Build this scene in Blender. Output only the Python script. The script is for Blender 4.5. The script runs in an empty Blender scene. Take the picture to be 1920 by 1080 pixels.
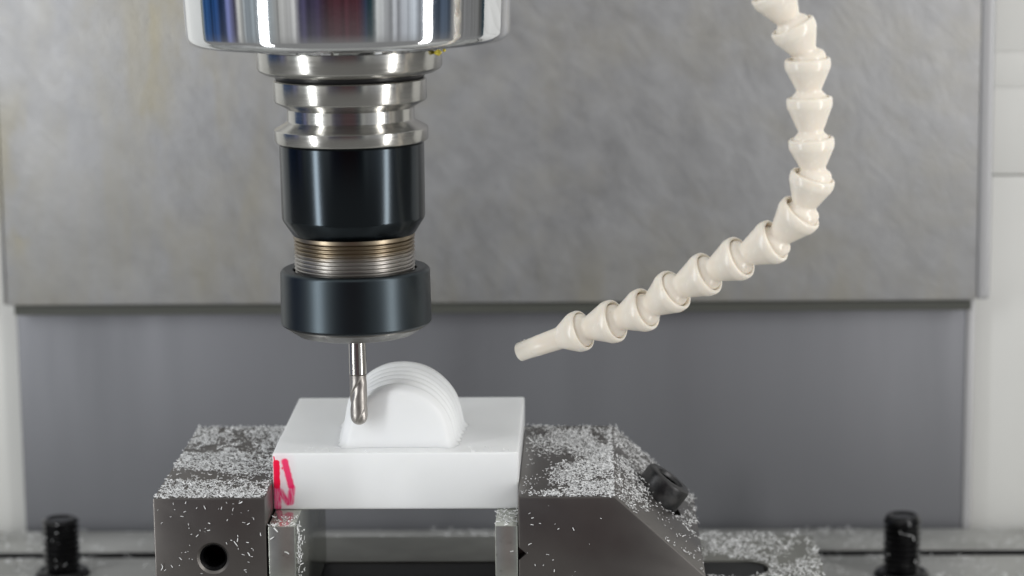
import bpy, bmesh, math, random
import numpy as np
from mathutils import Vector, Matrix, Euler
S = bpy.context.scene
COL = S.collection
MM = 0.001
R = math.radians

# ------------------------------------------------------------------ camera
cam = bpy.data.cameras.new('camera')
cam.sensor_width = 36.0
cam.lens = 5000 * 36.0 / 1920
cam.clip_start, cam.clip_end = 0.05, 50
co = bpy.data.objects.new('camera', cam); COL.objects.link(co)
yaw, pitch, roll = R(1.7125), R(10.2131), R(-0.6551)
fwd = Vector((-math.sin(yaw)*math.cos(pitch), math.cos(yaw)*math.cos(pitch), -math.sin(pitch)))
r0 = Vector((math.cos(yaw), math.sin(yaw), 0)); u0 = r0.cross(fwd)
rt = r0*math.cos(roll) + u0*math.sin(roll); up = -r0*math.sin(roll) + u0*math.cos(roll)
m = Matrix((rt, up, -fwd)).transposed().to_4x4()
m.translation = Vector((107.483, -871.005, 213.025))*MM
co.matrix_world = m
cam.dof.use_dof = True
cam.dof.focus_distance = 0.893
cam.dof.aperture_fstop = 9.5
S.camera = co

# ------------------------------------------------------------------ world: panorama of the workshop in front of the machine
W = bpy.data.worlds.new('World'); S.world = W; W.use_nodes = True
nt = W.node_tree; N = nt.nodes; Lk = nt.links; N.clear()
def nd(t, **k):
    n = N.new(t)
    for a, b in k.items(): setattr(n, a, b)
    return n
out = nd('ShaderNodeOutputWorld'); bg = nd('ShaderNodeBackground'); Lk.new(bg.outputs[0], out.inputs[0])
tc = nd('ShaderNodeTexCoord'); sx = nd('ShaderNodeSeparateXYZ'); Lk.new(tc.outputs['Generated'], sx.inputs[0])
ng = nd('ShaderNodeMath', operation='MULTIPLY'); Lk.new(sx.outputs['Y'], ng.inputs[0]); ng.inputs[1].default_value = -1
at = nd('ShaderNodeMath', operation='ARCTAN2'); Lk.new(sx.outputs['X'], at.inputs[0]); Lk.new(ng.outputs[0], at.inputs[1])
mr = nd('ShaderNodeMapRange'); Lk.new(at.outputs[0], mr.inputs[0]); mr.inputs[1].default_value = -math.pi; mr.inputs[2].default_value = math.pi
rp = nd('ShaderNodeValToRGB'); Lk.new(mr.outputs[0], rp.inputs[0])
# azimuth (deg, 0 = towards the photographer, + = right) : colour, everything seen in the polished spindle
AZ = [(-180, (.36,.37,.36)), (-136, (.42,.43,.42)), (-132, (.17,.19,.17)), (-117, (.22,.24,.22)), (-114, (.025,.075,.19)),
      (-101, (.015,.05,.15)), (-90, (.025,.04,.09)), (-86, (.16,.18,.36)), (-80, (.09,.085,.14)), (-76, (.50,.50,.47)),
      (-70, (.22,.25,.27)), (-50, (.24,.27,.28)), (-44, (.42,.42,.40)), (-32, (.40,.40,.39)), (-28, (.055,.05,.10)),
      (-15, (.03,.02,.045)), (-8, (.045,.014,.020)), (12, (.06,.016,.024)), (17, (.018,.025,.05)), (21, (.012,.055,.07)), (25, (.40,.41,.40)),
      (40, (.34,.35,.37)), (50, (.42,.45,.48)), (67, (.03,.045,.07)), (80, (.06,.08,.11)), (86, (.52,.50,.45)),
      (93, (.17,.17,.17)), (110, (.14,.14,.135)), (114, (.012,.03,.04)), (119, (.016,.04,.05)), (123, (.26,.28,.25)), (145, (.46,.48,.46))]
els = rp.color_ramp.elements
els[0].position = 0.0; els[0].color = (*AZ[0][1], 1)
els[1].position = (AZ[-1][0]+180)/360; els[1].color = (*AZ[-1][1], 1)
for a, c in AZ[1:-1]:
    e = els.new((a+180)/360); e.color = (*c, 1)
# ceiling above, floor below
def mixc(fac, a, b):
    mx = nd('ShaderNodeMix', data_type='RGBA'); Lk.new(fac, mx.inputs[0])
    for i, v in ((6, a), (7, b)):
        if isinstance(v, tuple): mx.inputs[i].default_value = (*v, 1)
        else: Lk.new(v, mx.inputs[i])
    return mx.outputs[2]
cf = nd('ShaderNodeMapRange', interpolation_type='SMOOTHSTEP'); Lk.new(sx.outputs['Z'], cf.inputs[0]); cf.inputs[1].default_value = .32; cf.inputs[2].default_value = .62
ff = nd('ShaderNodeMapRange', interpolation_type='SMOOTHSTEP'); Lk.new(sx.outputs['Z'], ff.inputs[0]); ff.inputs[1].default_value = -.11; ff.inputs[2].default_value = -.30
fn = nd('ShaderNodeTexNoise', noise_dimensions='1D'); Lk.new(mr.outputs[0], fn.inputs['W']); fn.inputs['Scale'].default_value = 60; fn.inputs['Detail'].default_value = 3
fr = nd('ShaderNodeMapRange'); Lk.new(fn.outputs['Fac'], fr.inputs[0]); fr.inputs[1].default_value = .3; fr.inputs[2].default_value = .7; fr.inputs[3].default_value = .55; fr.inputs[4].default_value = 1.5
fm = nd('ShaderNodeVectorMath', operation='SCALE'); Lk.new(rp.outputs[0], fm.inputs[0]); Lk.new(fr.outputs[0], fm.inputs['Scale'])
c1 = mixc(cf.outputs[0], fm.outputs[0], (.64, .65, .64))
c2 = mixc(ff.outputs[0], c1, (.20, .20, .195))
Lk.new(c2, bg.inputs[0]); bg.inputs[1].default_value = 1.0

# ------------------------------------------------------------------ lamps: the two tall work lights whose streaks show on the spindle
def area(name, az, dist, w, h, zc, power, col):
    d = bpy.data.lights.new(name, 'AREA'); d.shape = 'RECTANGLE'; d.size = w; d.size_y = h; d.energy = power; d.color = col
    o = bpy.data.objects.new(name, d); COL.objects.link(o)
    c = Vector((.035, .005, .05))
    o.location = c + Vector((math.sin(az)*dist, -math.cos(az)*dist, zc))
    o.rotation_euler = (math.pi/2, 0, az)
    return o
area('work_light', R(-54), .75, .085, .95, .12, 3.5, (.97, .99, 1))
area('work_light', R(60), .75, .080, .95, .12, 3.2, (1, .99, .97))

S.view_settings.view_transform = 'Standard'
S.view_settings.look = 'None'
S.view_settings.exposure = 0.18
S.view_settings.gamma = 1.0

# ------------------------------------------------------------------ materials
class Mat:
    def __init__(s, name):
        s.m = bpy.data.materials.new(name); s.m.use_nodes = True
        s.t = s.m.node_tree; s.b = s.t.nodes['Principled BSDF']
        s.tc = s.n('ShaderNodeTexCoord')
    def n(s, ty, **k):
        n = s.t.nodes.new(ty)
        for a, b in k.items(): setattr(n, a, b)
        return n
    def l(s, a, b): s.t.links.new(a, b)
    def set(s, **k):
        for a, b in k.items():
            i = s.b.inputs[a.replace('_', ' ')]
            i.default_value = (*b, 1) if isinstance(b, tuple) and len(b) == 3 and i.type == 'RGBA' else b
        return s
    def mapped(s, scale=(1, 1, 1), rot=(0, 0, 0), src='Object'):
        mp = s.n('ShaderNodeMapping'); s.l(s.tc.outputs[src], mp.inputs[0])
        mp.inputs['Scale'].default_value = scale; mp.inputs['Rotation'].default_value = rot
        return mp.outputs[0]
    def noise(s, vec, scale, detail=4, rough=.55, dist=0):
        n = s.n('ShaderNodeTexNoise'); s.l(vec, n.inputs['Vector'])
        n.inputs['Scale'].default_value = scale; n.inputs['Detail'].default_value = detail
        n.inputs['Roughness'].default_value = rough; n.inputs['Distortion'].default_value = dist
        return n.outputs['Fac']
    def rng(s, v, a, b, c=0, d=1):
        n = s.n('ShaderNodeMapRange'); s.l(v, n.inputs[0])
        for i, x in enumerate((a, b, c, d)): n.inputs[i+1].default_value = x
        return n.outputs[0]
    def mix(s, fac, a, b):
        n = s.n('ShaderNodeMix', data_type='RGBA')
        if isinstance(fac, (int, float)): n.inputs[0].default_value = fac
        else: s.l(fac, n.inputs[0])
        for i, v in ((6, a), (7, b)):
            if isinstance(v, tuple): n.inputs[i].default_value = (*v, 1)
            else: s.l(v, n.inputs[i])
        return n.outputs[2]
    def math(s, op, a, b=None):
        n = s.n('ShaderNodeMath', operation=op)
        for i, v in enumerate((a, b)):
            if v is None: continue
            if isinstance(v, (int, float)): n.inputs[i].default_value = v
            else: s.l(v, n.inputs[i])
        return n.outputs[0]
    def bump(s, h, strength=.2, dist=.0002):
        n = s.n('ShaderNodeBump'); s.l(h, n.inputs['Height']); n.inputs['Strength'].default_value = strength; n.inputs['Distance'].default_value = dist
        s.l(n.outputs[0], s.b.inputs['Normal'])
    def col(s, c): s.l(c, s.b.inputs['Base Color'])
    def rough(s, r): s.l(r, s.b.inputs['Roughness'])

def steel(name, base, rough, turn=0, tint=None, metallic=1.0, var=.12):
    M = Mat(name).set(Metallic=metallic)
    v = M.mapped((1, 1, 1))
    n1 = M.noise(v, 90, 5)
    lo = tuple(x*(1-var) for x in base); hi = tuple(min(1, x*(1+var)) for x in base)
    M.col(M.mix(M.rng(n1, .3, .7), lo, hi))
    if turn:                     # fine lathe rings round the axis
        v2 = M.mapped((.02, .02, 1)); n2 = M.noise(v2, turn, 3)
        tg = M.n('ShaderNodeTangent', direction_type='RADIAL', axis='Z'); M.l(tg.outputs[0], M.b.inputs['Tangent']); M.set(Anisotropic=.6, Anisotropic_Rotation=.25)
        M.rough(M.rng(n2, .3, .7, rough*.85, rough*1.2)); M.bump(n2, .02, .0001)
    elif var == 0:
        M.set(Roughness=rough)
    else:
        n2 = M.noise(M.mapped((1, 1, 1)), 400, 4)
        M.rough(M.rng(n2, .3, .7, rough*.8, rough*1.25)); M.bump(n2, .05, .0001)
    return M

M_chrome = steel('polished_chrome', (.80, .81, .83), .045, 0, var=.02)
M_satin = steel('turned_steel', (.50, .49, .465), .22, 2200, var=.03)
M_bronze = Mat('stained_thread').set(Metallic=1.0, Roughness=.34)
v = M_bronze.mapped()
sz = M_bronze.n('ShaderNodeSeparateXYZ'); M_bronze.l(v, sz.inputs[0])
zz = M_bronze.math('ADD', sz.outputs[2], M_bronze.math('MULTIPLY', M_bronze.noise(v, 120, 3), .004))
M_bronze.col(M_bronze.mix(M_bronze.rng(zz, .0600, .0625), (.42, .40, .375), (.28, .23, .165)))
M_face = steel('worn_nut_face', (.22, .215, .205), .34, 0, var=.1)
M_black = steel('black_oxide', (.034, .041, .047), .19, 0, var=.0)
M_nut = steel('black_oxide_matt', (.045, .055, .062), .34, 0, var=.0)
M_dark = Mat('neck_black').set(Base_Color=(.012, .012, .013), Roughness=.35)
M_mill = steel('ground_carbide', (.50, .48, .45), .16, 0, var=.05)
M_flute = steel('fluted_carbide', (.42, .395, .37), .40, 0, var=.15)

M_jaw = Mat('ground_jaw_steel').set(Metallic=.85)
v = M_jaw.mapped((1, 1, .15)); n1 = M_jaw.noise(M_jaw.mapped(), 22, 5); n2 = M_jaw.noise(v, 500, 3)
M_jaw.col(M_jaw.mix(M_jaw.rng(n1, .35, .7), (.150, .138, .130), (.180, .168, .158)))
M_jaw.rough(M_jaw.rng(n1, .3, .7, .30, .40)); M_jaw.bump(n2, .03, .0001)
M_par = Mat('parallel_steel').set(Metallic=.8)
n1 = M_par.noise(M_par.mapped(), 60, 5); n2 = M_par.noise(M_par.mapped(), 420, 5, .7)
M_par.col(M_par.mix(M_par.rng(n2, .60, .72), M_par.mix(M_par.rng(n1, .35, .7), (.46, .475, .43), (.57, .58, .53)), (.12, .10, .08)))
M_par.rough(M_par.rng(n1, .3, .7, .16, .28)); M_par.bump(n2, .05, .0001)
M_bed = Mat('cast_iron').set(Metallic=.4, Roughness=.45)
n1 = M_bed.noise(M_bed.mapped(), 45, 6)
M_bed.col(M_bed.mix(M_bed.rng(n1, .35, .7), (.22, .22, .20), (.30, .30, .275)))
M_table = Mat('table_iron').set(Metallic=.3, Roughness=.5)
n1 = M_table.noise(M_table.mapped((.5, 1, 1)), 55, 6); n2 = M_table.noise(M_table.mapped(), 16, 3)
M_table.col(M_table.mix(M_table.rng(n2, .35, .65), M_table.mix(M_table.rng(n1, .35, .7), (.27, .27, .255), (.37, .37, .355)), (.46, .46, .445)))
M_screw = Mat('dusty_black_screw').set(Metallic=.7)
n1 = M_screw.noise(M_screw.mapped(), 240, 5)
M_screw.col(M_screw.mix(M_screw.rng(n1, .42, .68), (.035, .035, .037), (.075, .073, .073))); M_screw.rough(M_screw.rng(n1, .3, .7, .25, .5)); M_screw.bump(n1, .05, .0003)
M_recess = Mat("recess_black").set(Base_Color=(.006, .006, .007), Roughness=.65)  # matt black: painted shade of the vise opening, also the slot strips
M_bolt = Mat('black_screw').set(Metallic=.6, Roughness=.3)
n1 = M_bolt.noise(M_bolt.mapped(), 260, 5)
M_bolt.col(M_bolt.mix(M_bolt.rng(n1, .5, .75), (.010, .010, .011), (.045, .045, .046))); M_bolt.rough(M_bolt.rng(n1, .3, .7, .14, .28))

M_hose = Mat('cream_plastic').set(Roughness=.16, IOR=1.5)
M_hose.set(Subsurface_Weight=.25, Subsurface_Radius=(1, .75, .5), Subsurface_Scale=.002)
n1 = M_hose.noise(M_hose.mapped(src='Generated'), 4, 4); n2 = M_hose.noise(M_hose.mapped(src='Object'), 330, 3)
M_hose.col(M_hose.mix(M_hose.rng(n2, .68, .80, 0, .5), M_hose.mix(M_hose.rng(n1, .3, .7), (.87, .79, .68), (.90, .83, .735)), (.62, .50, .34)))
M_hose.rough(M_hose.rng(n1, .3, .7, .17, .30))

M_chip = Mat('white_shavings').set(Roughness=.5, Subsurface_Weight=0.0)
oi = M_chip.n('ShaderNodeObjectInfo')
M_chip.set(Base_Color=(.93, .935, .94))
M_grease = Mat('yellow_grease').set(Base_Color=(.75, .62, .08), Roughness=.3)

# workpiece, with the red marker writing inked on its front
def plastic(ink):
    M = Mat('white_plastic' + ('_inked' if ink else '')).set(Roughness=.42, IOR=1.5)
    M.set(Subsurface_Weight=.6, Subsurface_Radius=(1, 1, .95), Subsurface_Scale=.0032)
    n1 = M.noise(M.mapped(), 25, 4); n2 = M.noise(M.mapped((1, 1, 1)), 500, 4)
    base = M.mix(M.rng(n1, .3, .7), (.86, .87, .875), (.90, .91, .915))
    if ink:
        vo = M.mapped((1000, 0, 1000))
        wob = M.noise(M.mapped(), 900, 3)
        def seg(ax, az, bx, bz, w, soft):
            pa = M.n('ShaderNodeVectorMath', operation='SUBTRACT'); M.l(vo, pa.inputs[0]); pa.inputs[1].default_value = (ax, 0, az)
            ba = (bx-ax, 0, bz-az); L2 = ba[0]**2 + ba[2]**2
            dt = M.n('ShaderNodeVectorMath', operation='DOT_PRODUCT'); M.l(pa.outputs[0], dt.inputs[0]); dt.inputs[1].default_value = ba
            h = M.n('ShaderNodeMath', operation='DIVIDE', use_clamp=True); M.l(dt.outputs['Value'], h.inputs[0]); h.inputs[1].default_value = L2
            sc = M.n('ShaderNodeVectorMath', operation='SCALE'); sc.inputs[0].default_value = ba; M.l(h.outputs[0], sc.inputs['Scale'])
            df = M.n('ShaderNodeVectorMath', operation='SUBTRACT'); M.l(pa.outputs[0], df.inputs[0]); M.l(sc.outputs[0], df.inputs[1])
            ln = M.n('ShaderNodeVectorMath', operation='LENGTH'); M.l(df.outputs[0], ln.inputs[0])
            d = M.math('ADD', ln.outputs['Value'], M.rng(wob, .3, .7, -.12, .12))
            return M.rng(d, w, w+soft, 1, 0)
        def union(l):
            r = l[0]
            for x in l[1:]: r = M.math('MAXIMUM', r, x)
            return r
        upper = union([seg(1.35, -3.4, 1.35, -11.2, .95, .3), seg(.55, -1.2, .9, -4, .12, .2)])
        upper2 = union([seg(4.2, -2.9, 6.1, -11.2, .8, .6), seg(3.4, -5.2, 4.1, -5.0, .15, .5)])
        lower = union([seg(1.3, -12.2, 1.5, -18.8, 1.0, .5), seg(2.2, -13.0, 5.0, -17.2, .6, .7), seg(6.4, -12.2, 5.8, -16.9, .85, .6)])
        glow = seg(2.6, -3, 3.2, -18.5, .3, 5.5)
        sx = M.n('ShaderNodeSeparateXYZ'); M.l(M.mapped((1000, 1000, 1000)), sx.inputs[0])
        front = M.rng(sx.outputs[1], .4, .9, 1, 0)
        streak = M.rng(M.noise(M.mapped((1, 1, .2)), 1500, 3), .3, .6, .55, 1)
        base = M.mix(M.math('MULTIPLY', M.math('MULTIPLY', glow, .34), front), base, (.90, .42, .52))
        base = M.mix(M.math('MULTIPLY', M.math('MULTIPLY', lower, 1.0), M.math('MULTIPLY', front, streak)), base, (.97, .045, .22))
        base = M.mix(M.math('MULTIPLY', M.math('MULTIPLY', upper2, .95), front), base, (1.0, .012, .15))
        base = M.mix(M.math('MULTIPLY', upper, front), base, (1.0, .0, .065))
    M.col(base); M.bump(n2, .04, .0001)
    return M
M_plastic = plastic(False); M_ink = plastic(True)

# background sheet metal
def cover(name, a, b, stain, amount, rough, metallic, diag, bmp=.35):
    M = Mat(name).set(Metallic=metallic)
    v = M.mapped((1, 1, 1)); n1 = M.noise(v, 9, 5, .6)
    vs = M.mapped((1, 1, 1), (0, R(diag), 0)); ms = M.n('ShaderNodeMapping'); M.l(vs, ms.inputs[0]); ms.inputs['Scale'].default_value = (1, 1, .55)
    if not diag:
        n2 = M.noise(M.mapped((1, 1, .1)), 30, 3)
        c = M.mix(M.rng(n2, .3, .7), a, b)
    else:
        n2 = M.noise(ms.outputs[0], 95, 6, .7, .3)
        n5 = M.noise(M.mapped((1, 1, .8)), 30, 5, .65, .2)
        c = M.mix(M.rng(M.math('ADD', M.math('MULTIPLY', n2, .5), M.math('MULTIPLY', n5, .5)), .36, .64), a, b)
        # coolant stains: runs down the sheet, a rim along the bottom edge, and a soiled left edge
        sxyz = M.n('ShaderNodeSeparateXYZ'); M.l(M.mapped((1000, 1000, 1000)), sxyz.inputs[0])
        wig = M.rng(M.noise(M.mapped((1, 1, .5)), 40, 4), .3, .7, -14, 14)
        X = M.math('ADD', sxyz.outputs[0], wig); Z = sxyz.outputs[2]
        n3 = M.rng(M.noise(M.mapped((1, 1, .3)), 38, 5, .65, .3), .42, .66)
        n4 = M.rng(M.noise(M.mapped(), 24, 5, .65), .47, .7)
        def band(v, lo, hi, w): return M.math('MULTIPLY', M.rng(v, lo-w, lo, 0, 1), M.rng(v, hi, hi+w, 1, 0))
        run1 = M.math('MULTIPLY', band(X, -130, -118, 10), M.rng(Z, 10, 90, .3, 1))
        run2 = M.math('MULTIPLY', band(X, -160, -100, 45), .55)
        run3 = M.math('MULTIPLY', band(X, -206, -200, 8), band(Z, 30, 70, 30))
        foot = M.math('MULTIPLY', M.rng(Z, 2, 34, 1, 0), .55)
        rest = M.math('MULTIPLY', n4, .34)
        mk = run1
        for q in (run2, run3, foot): mk = M.math('MAXIMUM', mk, q)
        mk = M.math('MAXIMUM', M.math('MULTIPLY', mk, n3), rest)
        c = M.mix(M.math('MULTIPLY', mk, amount), c, stain)
    M.col(c); M.rough(M.rng(n2, .3, .7, rough*.85, rough*1.2)); M.bump(n2, bmp, .001)
    return M
M_up = cover('stained_steel_sheet', (.30, .30, .306), (.395, .395, .404), (.36, .31, .17), .62, .45, .5, 38)
M_low = cover('brushed_steel_sheet', (.208, .211, .227), (.216, .220, .236), (.19, .19, .20), .3, .52, .6, 0, .03)
M_plate_shade = Mat('painted_plate_shade').set(Base_Color=(.085, .088, .075), Roughness=.6)  # olive grey that paints the shade below the cover plate
M_edge = Mat('bare_sheet_edge').set(Metallic=.25, Roughness=.4, Base_Color=(.52, .52, .53))
M_white = Mat('white_enamel').set(Roughness=.4)
n1 = M_white.noise(M_white.mapped(), 12, 4); M_white.col(M_white.mix(M_white.rng(n1, .3, .7), (.85, .85, .82), (.88, .88, .85)))

# ------------------------------------------------------------------ builders (all dimensions in mm)
def link(name, bm, mat, parent=None, smooth=True, sharp=35):
    me = bpy.data.meshes.new(name)
    bm.normal_update(); bm.to_mesh(me); bm.free()
    me.materials.append(mat.m)
    if smooth:
        me.polygons.foreach_set('use_smooth', [True]*len(me.polygons))
        try: me.set_sharp_from_angle(angle=R(sharp))
        except Exception: pass
    o = bpy.data.objects.new(name, me); COL.objects.link(o)
    if parent: o.parent = parent
    return o
def tag(o, label=None, cat=None, group=None, kind=None):
    for k, v in (('label', label), ('category', cat), ('group', group), ('kind', kind)):
        if v: o[k] = v
    return o
def empty(name, loc, rot=(0, 0, 0)):
    o = bpy.data.objects.new(name, None); COL.objects.link(o); o.empty_display_size = .02
    o.location = Vector(loc)*MM; o.rotation_euler = rot
    return o
def box(x0, x1, y0, y1, z0, z1, bev=.4, seg=2):
    bm = bmesh.new(); bmesh.ops.create_cube(bm, size=1)
    for v in bm.verts:
        v.co = Vector((x0 + (v.co.x+.5)*(x1-x0), y0 + (v.co.y+.5)*(y1-y0), z0 + (v.co.z+.5)*(z1-z0)))*MM
    if bev: bmesh.ops.bevel(bm, geom=bm.edges[:], offset=bev*MM, segments=seg, affect='EDGES', profile=.5)
    return bm
def prism_xz(pts, y0, y1, bev=.4, seg=2):
    bm = bmesh.new()
    a = [bm.verts.new(Vector((x, y0, z))*MM) for x, z in pts]; b = [bm.verts.new(Vector((x, y1, z))*MM) for x, z in pts]
    n = len(pts)
    bm.faces.new(a); bm.faces.new(b[::-1])
    for i in range(n): bm.faces.new((a[i], b[i], b[(i+1) % n], a[(i+1) % n]))
    bmesh.ops.recalc_face_normals(bm, faces=bm.faces[:])
    if bev: bmesh.ops.bevel(bm, geom=bm.edges[:], offset=bev*MM, segments=seg, affect='EDGES', profile=.5)
    return bm
def lathe(prof, n=96, closed=False, ang=None, bm=None):
    """prof: list of (r, z) in mm about Z; closed joins last to first"""
    bm = bm or bmesh.new(); rings = []
    for r, z in prof:
        if r < 1e-6: rings.append([bm.verts.new((0, 0, z*MM))])
        else: rings.append([bm.verts.new((r*MM*math.cos(2*math.pi*i/n), r*MM*math.sin(2*math.pi*i/n), z*MM)) for i in range(n)])
    pairs = list(zip(rings, rings[1:])) + ([(rings[-1], rings[0])] if closed else [])
    for a, b in pairs:
        for i in range(n):
            j = (i+1) % n
            f = [a[i % len(a)], a[j % len(a)], b[j % len(b)], b[i % len(b)]]
            f = list(dict.fromkeys(f))
            if len(f) > 2: bm.faces.new(f)
    bmesh.ops.recalc_face_normals(bm, faces=bm.faces[:])
    return bm
def arc(cr, cz, rad, a0, a1, k=6):
    return [(cr + rad*math.cos(R(a0+(a1-a0)*i/k)), cz + rad*math.sin(R(a0+(a1-a0)*i/k))) for i in range(k+1)]
def boolean(o, bm, keep='DIFFERENCE'):
    me = bpy.data.meshes.new('cutter'); bm.to_mesh(me); bm.free()
    c = bpy.data.objects.new('cutter', me); COL.objects.link(c); c.parent = o.parent
    md = o.modifiers.new('cut', 'BOOLEAN'); md.object = c; md.operation = keep; md.solver = 'EXACT'
    dg = bpy.context.evaluated_depsgraph_get(); dg.update()
    new = bpy.data.meshes.new_from_object(o.evaluated_get(dg))
    o.modifiers.remove(md); old = o.data; nm = old.name; o.data = new
    bpy.data.objects.remove(c); bpy.data.meshes.remove(me); bpy.data.meshes.remove(old); new.name = nm
def xform(bm, M): bmesh.ops.transform(bm, matrix=M, verts=bm.verts[:]); return bm
def along(a, b):
    d = (Vector(b)-Vector(a)); q = d.to_track_quat('Z', 'Y')
    return Matrix.Translation(Vector(a)*MM) @ q.to_matrix().to_4x4(), d.length

# ------------------------------------------------------------------ surroundings
TABLE_Z = -92
up = empty('way_cover', (65, 228, 8))
tag(up, 'big stained grey sheet metal cover plate filling the upper background', 'metal cover')
def rel(bm, o): return xform(bm, Matrix.Translation(-o.location))
link('cover_sheet', rel(box(-138.6, 268.4, 228, 230.5, 8.6, 420, .8), up), M_up, up)
link('folded_edge', rel(box(268.4, 274.0, 227.2, 240, 8.9, 420, 1.6, 4), up), M_edge, up)
link('folded_edge', rel(box(-140.4, -138.6, 228.6, 240, 8.9, 420, .5, 3), up), M_up, up)
low = link('lower_way_cover', box(-137.6, 269.6, 241, 243, -160, 40, .5), M_low)
tag(low, 'smooth darker bluish grey sheet below the stained cover plate and behind the vise', 'metal cover')
link('plate_shade_strip', box(-136.5, 267, 232, 240.6, 3.6, 8.2, .6), M_plate_shade, low)  # dark strip added as the plate's shadow on the lower sheet
lip = link('side_lip', box(266.2, 269.4, 240.3, 241, -160, 40, .3), M_edge, low)
def wall(name, x0, x1, seams):
    r = tag(empty(name, (x0, 247, TABLE_Z)), kind='structure')
    zs = [(-160, 0)] + seams + [(430, 0)]
    for (a, ga), (b, gb_) in zip(zs, zs[1:]):
        link('wall_panel', rel(box(x0, x1, 247, 251, a+ga, b-gb_, .12), r), M_white, r)
    link('wall_backing', rel(box(x0, x1, 251.2, 253, -160, 430, 0), r), M_white, r)
    return r
wall('wall', -520, -60, [(210, .2)])
wall('wall', 200, 640, [(58.5, .35), (95.5, .06), (110.5, .06)])

tb = empty('machine_table', (60, 200, TABLE_Z))
tag(tb, 'grey cast iron machine table with a T slot, dusted with white shavings', 'machine table')
link('table_top', rel(box(-420, 560, 204.5, 236.5, -130, TABLE_Z, .8), tb), M_table, tb)
link('table_top', rel(box(-420, 560, 60, 195, -130, TABLE_Z, .8), tb), M_table, tb)
link('table_top', rel(box(-420, 560, -140, 52, -130, TABLE_Z, .8), tb), M_table, tb)
link('slot_floor', rel(box(-420, 560, -140, 236, -140, -112, 0), tb), M_bed, tb)
link('dark_slot_side', rel(box(-420, 560, 203.5, 204.4, -111, -92.5, 0), tb), M_recess, tb)  # thin black strips lining both walls of the slot
link('dark_slot_side', rel(box(-420, 560, 195.1, 196, -111, -93.5, 0), tb), M_recess, tb)

# ------------------------------------------------------------------ vise
JF, JB, JZ, BZ = -21.0, 82.0, -10.15, -60.0
vise = empty('machine_vise', (70, 30, TABLE_Z))
tag(vise, 'steel machine vise with chip covered jaws clamping the white block', 'vise')
bed = link('vise_bed', rel(box(-37.3, 191.5, -24, 112, TABLE_Z, BZ-.02, 1.2), vise), M_bed, vise)
cut = box(-4, 88, -10, 77, -90, -50, 0); boolean(bed, rel(cut, vise))
bm = box(86, 161, 56, 77, -90, -50, 0); boolean(bed, rel(bm, vise))
bm = xform(lathe([(0, -90), (10.5, -90), (10.5, -50), (0, -50)], 40), Matrix.Translation(Vector((161, 66.5, 0))*MM)); boolean(bed, rel(bm, vise))
link("opening_shade_sheet", rel(box(-3.8, 170, -9.8, 76.8, -66, -60.6, .2), vise), M_recess, vise)  # black sheet added just below the bed top to shade the opening
fj = link('fixed_jaw', rel(box(-37.3, -.15, JF, JB, BZ, JZ, .45), vise), M_jaw, vise)
hole = Vector((-17.9, JF, -30.5))
bm = xform(lathe([(0, 0), (4.6, 0), (4.6, 30), (0, 30)], 48), Matrix.Translation((hole+Vector((0, -2, 0)))*MM) @ Matrix.Rotation(-math.pi/2, 4, 'X'))
boolean(fj, rel(bm, vise))
bm = xform(lathe([(0, -1), (6.4, -1), (4.4, 1.0), (0, 1.0)], 48), Matrix.Translation(hole*MM) @ Matrix.Rotation(-math.pi/2, 4, 'X'))
boolean(fj, rel(bm, vise))
prof = []
for i in range(12):
    prof += [(4.55, .9 + i*1.5), (3.95, .9 + i*1.5 + .75)]
th = lathe(prof, 40)
link('threaded_bore', rel(xform(th, Matrix.Translation(hole*MM) @ Matrix.Rotation(-math.pi/2, 4, 'X')), vise), M_bolt, fj)
mj = link('movable_jaw', rel(prism_xz([(83.2, BZ), (83.2, JZ), (115.2, JZ), (145, -37.3), (145, BZ)], JF, JB, .55), vise), M_jaw, vise)
bm = prism_xz([(81, -29.3), (83.3, -27.0), (85.9, -29.3), (83.3, -31.6)], JF-2, JF+6, 0); boolean(mj, rel(bm, vise))
# socket screw in the sloping face
ax = Vector((.60, 0, .80)).normalized(); sb = Vector((129.2, 35, -25.6))
Ms, _ = along(sb, sb+ax)
bm = xform(lathe([(0, -4), (11, -4), (11, 14), (0, 14)], 48), Ms); boolean(mj, rel(bm, vise))
head = [(0, -3.8), (7.9, -3.8), (8.7, -3.0)] + [(8.7, 8.4), (8.4, 9.2), (7.8, 9.6), (5.4, 9.6), (4.75, 8.6)]
bm = lathe(head, 60)
# knurl on the head
for v_ in bm.verts:
    r_ = math.hypot(v_.co.x, v_.co.y)
sc_ = link('cap_screw', rel(xform(bm, Ms), vise), M_screw, vise)
hx = bmesh.new()
ringo = [hx.verts.new(Vector((4.75*math.cos(2*math.pi*i/60), 4.75*math.sin(2*math.pi*i/60), 8.6))*MM) for i in range(60)]
def hexr(t):
    a = (t + math.pi/6) % (math.pi/3) - math.pi/6
    return 4.0/math.cos(a)
for z1, z2 in ((8.6, 8.5), (8.5, 3.5)):
    pass
r1 = [hx.verts.new(Vector((hexr(2*math.pi*i/60)*math.cos(2*math.pi*i/60), hexr(2*math.pi*i/60)*math.sin(2*math.pi*i/60), 8.4))*MM) for i in range(60)]
r2 = [hx.verts.new(Vector((hexr(2*math.pi*i/60)*math.cos(2*math.pi*i/60), hexr(2*math.pi*i/60)*math.sin(2*math.pi*i/60), 3.6))*MM) for i in range(60)]
for i in range(60):
    j = (i+1) % 60
    hx.faces.new((ringo[i], ringo[j], r1[j], r1[i])); hx.faces.new((r1[i], r1[j], r2[j], r2[i]))
hx.faces.new(r2)
link('hex_socket', rel(xform(hx, Ms), vise), M_bolt, sc_, sharp=20)

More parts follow.
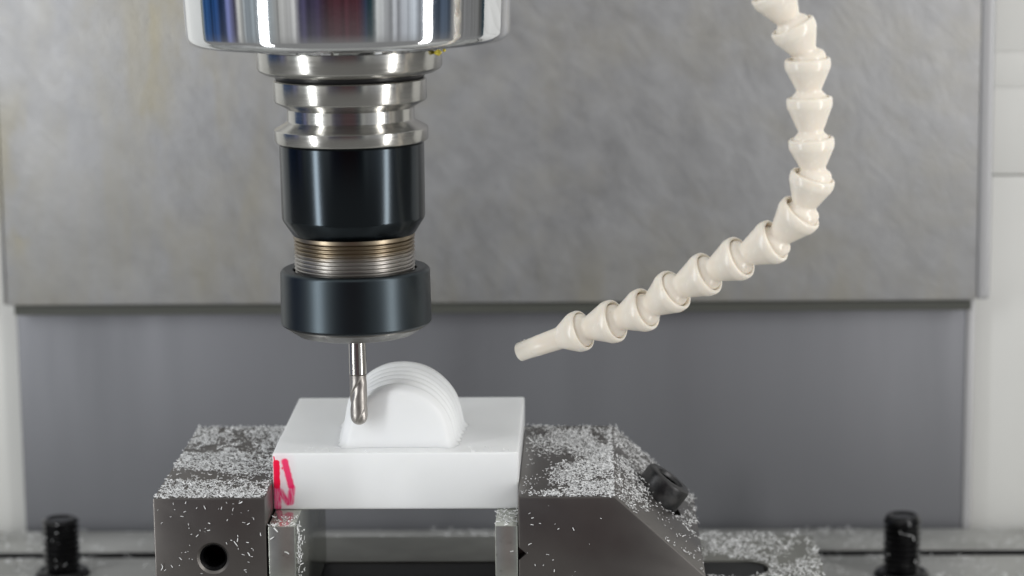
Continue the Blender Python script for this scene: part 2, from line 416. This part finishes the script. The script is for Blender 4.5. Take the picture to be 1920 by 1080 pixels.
# parallels under the workpiece
for x0, x1, z, lab in ((.55, 9.5, -18.05, 'narrow steel parallel bar under the red marked left end of the white block'),
                       (75.5, 83.0, -18.2, 'narrow steel parallel bar under the right end of the white block')):
    o = link('parallel_bar', box(x0, x1, JF-.1, 78, -59.5, -19.72, .35), M_par)
    tag(o, lab, 'parallel bar', 'parallel bars under the block')

# ------------------------------------------------------------------ workpiece
wp = empty('plastic_workpiece', (41.5, 43, -19.7))
tag(wp, 'white plastic block with red marker strokes and a half round machined dome', 'plastic block')
blk = link('block', box(0, 83, 0, 85.7, -19.65, 0, .7, 4), M_ink, None)
blk.parent = wp; blk.matrix_parent_inverse = Matrix.Translation(-wp.location)
# dome: half of a lathed profile about the Y axis, with the scallops the ball mill leaves
DX, DZ = 41.9, 2.3
prof = [(0, 7.15), (8, 7.2), (13.0, 7.4), (15.6, 7.7), (17.0, 8.2), (17.8, 9.1), (18.2, 10.2), (18.6, 10.8), (18.9, 12.0)]
y = 13.0
for k in range(5):
    rr = 18.6 + k*.28
    prof += [(rr, y+.3), (rr-.55, y+1.2), (rr-.45, y+2.2), (rr+.2, y+3.2), (rr+.75, y+4.0), (rr+.75, y+4.8)]
    y += 5.3
prof += [(20.6, y+.6), (20.4, y+2.2), (19.8, y+2.8), (0, y+3.0)]
bm = bmesh.new(); n = 96; rows = []
rnd = random.Random(3)
for r_, yy in prof:
    row = []
    def at(t, zz=None):
        q = r_ + (.05*math.sin(9*t+yy) if r_ > 17 else 0)
        zq = DZ + q*math.sin(t) if zz is None else zz
        fl = 2.0*math.exp(-zq/1.3) if r_ > 14 else 0         # fillet where it meets the block
        return bm.verts.new(Vector((DX + (q+fl)*math.cos(t), yy - (fl*.8 if 7 < yy < 9 else 0), zq))*MM)
    row = [at(0, z_) for z_ in (-.3, .1, .5, 1.0, 1.6)] + [at(math.pi*i/n) for i in range(n+1)] + [at(math.pi, z_) for z_ in (1.6, 1.0, .5, .1, -.3)]
    rows.append(row)
for a, b in zip(rows, rows[1:]):
    for i in range(len(a)-1):
        try: bm.faces.new((a[i], a[i+1], b[i+1], b[i]))
        except ValueError: pass
bmesh.ops.remove_doubles(bm, verts=bm.verts[:], dist=1e-6)
bmesh.ops.recalc_face_normals(bm, faces=bm.faces[:])
dm = link('machined_dome', bm, M_plastic, None, sharp=50)
dm.parent = wp; dm.matrix_parent_inverse = Matrix.Translation(-wp.location)

# ------------------------------------------------------------------ spindle, tool holder, end mill (axis through the tool tip, tipped as it hangs)
TIP = (29.3, 4.0, 8.8); TR = (R(-.81), R(-.37), 0)
sp = empty('spindle_nose', TIP, TR)
tag(sp, 'polished chrome spindle nose coming down at the top of the picture', 'machine spindle')
pr = [(0, 240), (55.6, 240), (54.6, 160), (53.5, 135)] + arc(49.8, 132.4, 3.5, 0, -90, 8) + [(48, 129.0), (33.5, 129.0), (33.0, 129.6), (0, 129.6)]
link('nose_housing', lathe(pr, 160), M_chrome, sp)
link('nose_rim', lathe([(0, 130), (32.3, 130), (32.3, 127.6), (31.6, 126.9), (0, 126.9)], 128), M_chrome, sp)
g = bmesh.new(); bmesh.ops.create_icosphere(g, subdivisions=3, radius=1.1*MM)
for v_ in g.verts: v_.co = Vector((v_.co.x*1.3, v_.co.y, v_.co.z*.8)) * (1 + .25*math.sin(v_.co.x*4000+1)*math.cos(v_.co.y*3500))
xform(g, Matrix.Translation(Vector((29.9, -11.4, 125.8))*MM)); gb = link('grease_dab', g, M_grease, sp)
g = bmesh.new(); bmesh.ops.create_icosphere(g, subdivisions=2, radius=.6*MM)
xform(g, Matrix.Translation(Vector((31.9, -9.6, 126.4))*MM)); link('grease_dab', g, M_grease, sp)

th_ = empty('tool_holder', TIP, TR)
tag(th_, 'collet chuck with bright steel flanges, black body and black clamping nut', 'tool holder')
def ring(name, prof, mat, n=128): return link(name, lathe(prof, n), mat, th_)
ring('drive_flange', [(0, 126.88), (30.2, 126.88), (30.6, 126.5), (30.6, 120.8), (30.0, 119.9), (28.0, 118.8), (24.2, 118.7), (0, 118.7)], M_satin)
ring('neck_ring', [(0, 118.68), (24.8, 118.6), (25.0, 117.9), (24.2, 116.9), (0, 116.9)], M_dark)  # near-black neck between the two steel rings
ring('retention_ring', [(0, 116.88), (24.9, 116.88), (25.3, 116.5), (25.35, 110.2), (25.0, 109.6), (21.4, 107.6), (21.1, 107.2),
                        (21.1, 103.4), (21.4, 103.0), (25.2, 100.8), (25.5, 100.4), (25.5, 96.9), (25.1, 96.3), (23.6, 96.0), (0, 96.0)], M_satin)
ring('chuck_body', [(0, 95.98), (23.6, 95.98), (24.05, 95.4), (23.85, 71.2), (23.6, 70.3), (20.6, 65.6), (20.2, 65.2), (0, 65.2)], M_black)
pr = [(0, 65.18), (20.2, 65.18), (20.25, 64.2)]
z = 64.0
while z > 48.5:
    pr += [(19.35, z), (19.35, z-.2), (19.9, z-.5), (20.12, z-.72), (20.12, z-.88), (19.9, z-1.05)]
    z -= 1.3
pr += [(19.6, z), (0, z)]
ring('threaded_neck', pr, M_bronze)
nut = ring('clamping_nut', [(20.6, 50.0), (20.6, 53.3), (20.9, 53.7), (23.3, 53.9)] + arc(23.4, 52.3, 1.6, 85, 0, 6) + [(25.1, 45), (25.2, 35.7), (24.7, 35.0), (23.6, 34.6), (0, 34.6), (0, 50)], M_nut)
ring('nut_face', [(0, 34.58), (23.6, 34.58), (23.5, 34.1), (19.6, 31.6), (18.4, 31.25), (5.5, 31.2), (4.2, 30.6), (3.1, 30.5), (0, 30.5)], M_face)

em = empty('end_mill', TIP, TR)
tag(em, 'thin steel ball nose end mill cutting at the front of the dome', 'milling cutter')
link('shank', lathe([(0, 30.48), (2.95, 30.48), (2.95, 17.6), (2.6, 17.2), (0, 17.2)], 48), M_mill, em)
bm = bmesh.new(); rows = []; n = 128; RR = 2.8
zs = [0.02, .12, .3, .6, 1.0, 1.5, 2.1, 2.75] + [2.75 + i*.4 for i in range(1, 34)] + [16.6, 17.18]
for z in zs:
    env = math.sqrt(max(0, RR*RR - (RR-z)**2)) if z < RR else RR + (.08 if z < 15 else 0)
    dep = .17 if z < 14 else .17*max(0, (16.8-z)/2.8)
    row = []
    for i in range(n):
        t = 2*math.pi*i/n; u = (t*2 - z*.5) % (2*math.pi) / (2*math.pi)
        gz = 0 if not .3 < u < .62 else ((u-.3)/.05 if u < .35 else (.62-u)/.27)
        rr = env*(1 - dep*gz)
        row.append(bm.verts.new((rr*MM*math.cos(t), rr*MM*math.sin(t), z*MM)))
    rows.append(row)
for a, b in zip(rows, rows[1:]):
    for i in range(n): bm.faces.new((a[i], a[(i+1) % n], b[(i+1) % n], b[i]))
bm.faces.new(rows[0][::-1]); bm.faces.new(rows[-1])
link('fluted_tip', bm, M_flute, em, sharp=40)

# ------------------------------------------------------------------ coolant hose
J = [(105.1, 5.0, 40.8), (116.0, -1.0, 45.1), (126.2, -7.0, 50.2), (135.4, -13.0, 57.7), (146.0, -19.0, 64.2), (156.1, -25.0, 70.3),
     (166.8, -30.0, 76.5), (174.6, -34.0, 86.3), (177.9, -36.0, 98.0), (177.0, -36.5, 109.9), (176.3, -36.5, 122.8), (175.6, -37.0, 135.0),
     (170.5, -38.0, 145.6), (163.8, -40.0, 156.7), (155.5, -42, 166)]
NT = (83.3, 16.0, 31.0)
hose = empty('coolant_hose', J[-1])
tag(hose, 'cream plastic jointed coolant hose curving down to a nozzle beside the cutter', 'coolant hose')
def segment(L, k=1.0):
    R1 = 7.25*k
    p = [(3.0, -5.0), (4.6, -4.4), (5.4, -2.4), (5.7, -1.1), (5.62, -.1), (5.15, .75), (4.4, 1.4), (4.05, 2.0), (4.05, 2.5), (4.35, 3.1), (R1-.45, L-3.9), (R1-.2, L-3.4), (R1, L-2.4),
         (R1, L-1.0), (R1-.12, L-.45), (R1-.4, L-.1), (R1-.75, L), (R1-1.05, L-.08), (6.02, L-.35), (5.8, L-1.0), (5.5, L-3.8), (3.0, L-5.4)]
    return p
Mx, L = along(NT, J[0])
p = [(2.5, 8), (2.45, .3), (2.6, 0), (3.0, 0), (3.2, .2), (3.5, 9), (3.8, L-9.6), (4.15, L-8.8), (6.5, L-4.0), (6.85, L-3.0), (6.95, L-2.2), (6.95, L-.9), (6.75, L-.3), (6.4, L), (6.1, L), (5.9, L-.4), (5.75, L-1.2), (5.2, L-4), (2.8, L-6)]
link('nozzle', rel(xform(lathe(p, 56), Mx), hose), M_hose, hose, sharp=50)
hr = random.Random(5)
for a, b in zip(J, J[1:]):
    Mx, L = along(a, b)
    link('hose_segment', rel(xform(lathe(segment(L), 56), Mx), hose), M_hose, hose, sharp=50)

# ------------------------------------------------------------------ studs on the table
def stud(x, y, ztop, lab):
    r = empty('threaded_stud', (x, y, TABLE_Z))
    tag(r, lab, 'stud', 'black studs standing on the table')
    H = ztop-TABLE_Z
    p = [(0, 0)]; z = 0.0; p.append((6.5, 0))
    while z < H-2.2:
        p += [(6.3, z+.2), (6.3, z+.6), (7.45, z+1.35), (7.45, z+1.75)]; z += 2.3
    p += [(6.6, H-.6), (6.0, H), (4.9, H), (4.4, H-.5), (0, H-.7)]
    link('stud_thread', lathe(p, 48), M_bolt, r)
    nm = bmesh.new()
    lathe([(7.6, 1.8), (8.6, 2.4), (9.6, 2.3), (10.4, 1.8), (10.9, 1.0), (11.2, .2), (7.6, .2)], 48, True, bm=nm)
    link('flange_nut', nm, M_bolt, r)
stud(-108.0, 171, -68.4, 'black threaded stud on the table left of the vise')
stud(231.6, 166, -66.8, 'black threaded stud on the table right of the vise')

# ------------------------------------------------------------------ white shavings
def vnoise(x, y, s, seed):
    g = np.random.RandomState(seed).rand(64, 64)
    X, Y = x/s + 100.3, y/s + 77.7
    xi, yi = np.floor(X).astype(int), np.floor(Y).astype(int); fx, fy = X-xi, Y-yi
    fx = fx*fx*(3-2*fx); fy = fy*fy*(3-2*fy)
    G = lambda a, b: g[a % 64, b % 64]
    return (G(xi, yi)*(1-fx) + G(xi+1, yi)*fx)*(1-fy) + (G(xi, yi+1)*(1-fx) + G(xi+1, yi+1)*fx)*fy
def shavings(name, label, pts, nrm, lmin, lmax, seed, lift=.5, flat=.5, thin=1.0):
    """pts (n,3) mm, nrm (n,3): curled strips, each with its own length, width, curl and lie"""
    rs = np.random.RandomState(seed); n = len(pts)
    L = (lmin + (lmax-lmin)*rs.rand(n)**1.5)*rs.choice([.6, 1, 1, 1.25, 1.7], n, p=[.3, .3, .25, .1, .05]); w = thin*rs.uniform(.2, .42, n)*(.5+.5*L/lmax)
    t = rs.normal(size=(n, 3)); t -= nrm*np.sum(t*nrm, 1)[:, None]*(1-flat*rs.rand(n)[:, None]*.8); t /= np.linalg.norm(t, axis=1)[:, None]
    b = np.cross(nrm + rs.normal(size=(n, 3))*.45, t); b /= np.linalg.norm(b, axis=1)[:, None]
    c = np.cross(t, b); c *= np.sign(np.sum(c*nrm, 1))[:, None]
    curl = rs.uniform(-.3, .9, n)
    base = pts + nrm*(.12 + lift*rs.rand(n)[:, None]**2)
    th = .09
    V = np.zeros((n, 8, 3))
    for i, s in enumerate((-.5, -.17, .17, .5)):
        o = base + t*(s*L)[:, None] + c*(curl*L*(s*s*1.6))[:, None]
        ww = w*(1-.9*abs(s)**2)
        V[:, 2*i] = o + b*(ww/2)[:, None]; V[:, 2*i+1] = o - b*(ww/2)[:, None]
    # solid strip: top and bottom skins
    Vt = V + c[:, None, :]*th
    A = np.concatenate([V, Vt], 1).reshape(-1, 3)*MM
    q = []
    for i in range(3):
        q += [(8+2*i, 8+2*i+1, 8+2*i+3, 8+2*i+2), (2*i, 2*i+2, 2*i+3, 2*i+1), (2*i, 8+2*i, 8+2*i+2, 2*i+2), (2*i+1, 2*i+3, 8+2*i+3, 8+2*i+1)]
    q = np.array(q); F = (q[None] + (np.arange(n)*16)[:, None, None]).reshape(-1, 4)
    me = bpy.data.meshes.new(name); me.from_pydata(A.tolist(), [], F.tolist()); me.materials.append(M_chip.m)
    o = bpy.data.objects.new(name, me); COL.objects.link(o)
    tag(o, label, 'plastic shavings', None, 'stuff')
    return o
def sample(n, dens, x0, x1, y0, y1, z, seed, zf=None):
    rs = np.random.RandomState(seed); x = rs.uniform(x0, x1, n); y = rs.uniform(y0, y1, n)
    k = rs.rand(n) < dens(x, y); x, y = x[k], y[k]
    zz = np.full(len(x), z) if zf is None else zf(x, y)
    return np.stack([x, y, zz], 1)
UPV = lambda p: np.tile([0., 0, 1], (len(p), 1))
sst = lambda a, b, v: np.clip((v-a)/(b-a), 0, 1)**2*(3-2*np.clip((v-a)/(b-a), 0, 1))
def d_left(x, y):
    n1 = vnoise(x, y, 3, 1); n2 = vnoise(x, y, 14, 2); n3 = vnoise(x, y, 1.3, 22)
    patch = sst(.36, .6, .35*n1+.35*n2+.3*n3+.03)
    front = (.6+.4*sst(-4, -19, y))*1.25*(1-.35*sst(-14, 0, x))*sst(.25, .5, .5*n1+.5*n3+.12*sst(0, -16, y))
    return np.clip(np.where(y < 2+.15*(x+37)*(n1-.5), front, patch*np.clip(sst(-3, 3, y-(19-.40*(x+37)+6*(n2-.5))), .04, 1)), 0, 1)*.95 + .03
p = sample(11500, d_left, -36.8, -.6, -20.8, 81.5, JZ, 11)
shavings('plastic_shavings', 'white plastic shavings scattered over the top of the left vise jaw', p, UPV(p), .35, 1.35, 1, .9)
def d_right(x, y):
    n1 = vnoise(x, y, 3.2, 3); n2 = vnoise(x, y, 13, 4); n3 = vnoise(x, y, 1.3, 23)
    ramp = sst(87, 116, x + 16*n2 - 9 + .04*y)
    patch = sst(.36, .6, .35*n1+.35*n2+.3*n3 + .22*ramp - .1)
    return np.clip(np.where(y < -14, (.2+.8*sst(84, 100, x))*sst(.3, .6, .5*n1+.5*n3+.12), patch*(.12+.88*ramp)), 0, 1)
p = sample(12500, d_right, 84.2, 115.0, -20.8, 81.5, JZ, 12)
shavings('plastic_shavings', 'white plastic shavings heaped on the flat top of the right vise jaw', p, UPV(p), .35, 1.3, 2, 1.1)
nx, nz = 27.15, 29.8; nl = math.hypot(nx, nz); ns = np.array([nx/nl, 0, nz/nl])
def d_slope(x, y):
    n1 = vnoise(x, y, 5, 5); n2 = vnoise(x, y, 13, 6)
    d = sst(.42, .66, .6*n1+.4*n2)*.9
    d *= np.where(np.hypot((x-130)*1.35, y-35) < 11.5, 0, 1)
    d *= np.where((x > 126) & (y > -8) & (y < 22), .12, 1)
    return np.clip(d + .5*(x < 122)*(y < 40), 0, 1)*np.where(np.hypot((x-130)*1.35, y-35) < 11, 0, 1)
zs_ = lambda x, y: JZ - (x-115.2)*27.15/29.8
p = sample(4600, d_slope, 115.4, 144.6, -20.8, 81.5, 0, 13, zs_)
shavings('plastic_shavings', 'white plastic shavings clinging to the sloping side of the right vise jaw', p, np.tile(ns, (len(p), 1)), .35, 1.4, 3, .9)
def d_bed(x, y):
    n1 = vnoise(x, y, 6, 7); n2 = vnoise(x, y, 15, 8)
    d = sst(.3, .55, .6*n1+.4*n2)
    ins = ((x < 161) & (y > 55) & (y < 78)) | (np.hypot(x-161, y-66.5) < 11)
    return np.where(ins, 0, d)
p = sample(7500, d_bed, 145.3, 191, -23, 111.5, BZ, 14)
shavings('plastic_shavings', 'white plastic shavings heaped on the vise bed right of the sloping jaw', p, UPV(p), .6, 1.9, 4, 1.6)
def d_tab(x, y):
    n1 = vnoise(x, y, 9, 9); n2 = vnoise(x, y, 26, 10)
    return sst(.45, .7, .5*n1+.5*n2)*.8*np.where((y > 194) & (y < 204), 0, 1) + .05*np.where((y > 194) & (y < 204), 0, 1)
p = sample(9000, d_tab, -190, 320, 113, 236, TABLE_Z, 15)
shavings('plastic_shavings', 'blurred white plastic shavings strewn over the machine table', p, UPV(p), 1.2, 3.0, 5, 1.0)
# upright faces: single shavings stuck by coolant
rs = np.random.RandomState(21)
def faceptn(n, x0, x1, z0, z1, bias=1.0):
    x = rs.uniform(x0, x1, n); zz = z1 - (z1-z0)*rs.rand(n)**bias
    return np.stack([x, np.full(n, JF-.05), zz], 1)
p = faceptn(68, -36.5, -1, -38, -11, 1.3); p = p[np.hypot(p[:, 0]+17.9, p[:, 2]+30.5) > 6]
q = faceptn(20, 84, 118, -38, -12)
f = np.tile([0., -1, 0], (len(p)+len(q), 1))
shavings('plastic_shavings', 'single white shavings stuck to the front faces of the vise jaws', np.concatenate([p, q]), f, .3, 1.4, 6, .1, .1, .7)
# parallels
a = np.stack([rs.uniform(.8, 9.3, 60), -21+12*rs.rand(60)**1.8, np.full(60, -19.7)], 1)
b = np.stack([rs.uniform(75.6, 82.9, 75), rs.uniform(-21, -1, 75), np.full(75, -19.7)], 1)
c = np.stack([9.6+rs.exponential(.5, 120), rs.uniform(-20.5, -15, 120), -19.5-22*rs.rand(120)], 1)
d = np.stack([rs.uniform(.6, 83, 26), np.full(26, -21.2), np.where(rs.rand(26) < .5, 0, 0) - 20.5 - 18*rs.rand(26)], 1)
d = d[(d[:, 0] < 9.3) | (d[:, 0] > 76)]
pp = np.concatenate([a, b, c, d]); nn = np.concatenate([UPV(a), UPV(b), np.tile([1., 0, 0], (len(c), 1)), np.tile([0., -1, 0], (len(d), 1))])
shavings('plastic_shavings', 'white shavings caught on the two parallel bars below the block', pp, nn, .7, 1.7, 7, .4)
# dust on the block and hose nozzle, studs and screw
a = np.stack([np.concatenate([rs.normal(14, 4, 16), rs.normal(72, 4, 16), rs.uniform(18, 66, 10)]), np.concatenate([rs.uniform(.8, 7, 32), rs.uniform(.8, 4, 10)]), np.full(42, 0.0)], 1)
shavings('plastic_shavings', 'tiny white burrs lying on the top of the white block', a, UPV(a), .4, 1.2, 8, .3)
b = np.stack([sb[0] + rs.normal(size=160)*6.5 - 6, sb[1]+rs.normal(size=160)*7, np.zeros(160)], 1); b[:, 2] = zs_(b[:, 0], 0)
b = b[(b[:, 0] < 128) & (b[:, 0] > 115.6)]
shavings('plastic_shavings', 'white shavings packed around the black socket screw', b, np.tile(ns, (len(b), 1)), .9, 2.0, 9, 2.0)
for (x, y, zt, lab) in ((-108.0, 171, -68.4, 'white shavings stuck to the left black stud'), (231.6, 166, -66.8, 'white shavings stuck to the right black stud')):
    t = rs.uniform(math.pi, 2*math.pi, 14); zz = rs.uniform(TABLE_Z+4, zt, 14)
    a = np.stack([x+7.1*np.cos(t), y+7.1*np.sin(t), zz], 1); nn = np.stack([np.cos(t), np.sin(t), 0*t], 1)
    shavings('plastic_shavings', lab, a, nn, .8, 1.8, 30, .1, .1)
dd = (Vector(J[0])-Vector(NT)).normalized()
s_ = rs.uniform(1, 15, 26); a = np.array([list(Vector(NT)+dd*float(x)) for x in s_]) + np.stack([rs.normal(size=26)*.5, rs.normal(size=26)*1.0, np.full(26, 3.2)], 1)
shavings('plastic_shavings', 'white specks of plastic on top of the coolant nozzle', a, UPV(a), .25, .6, 10, .1)
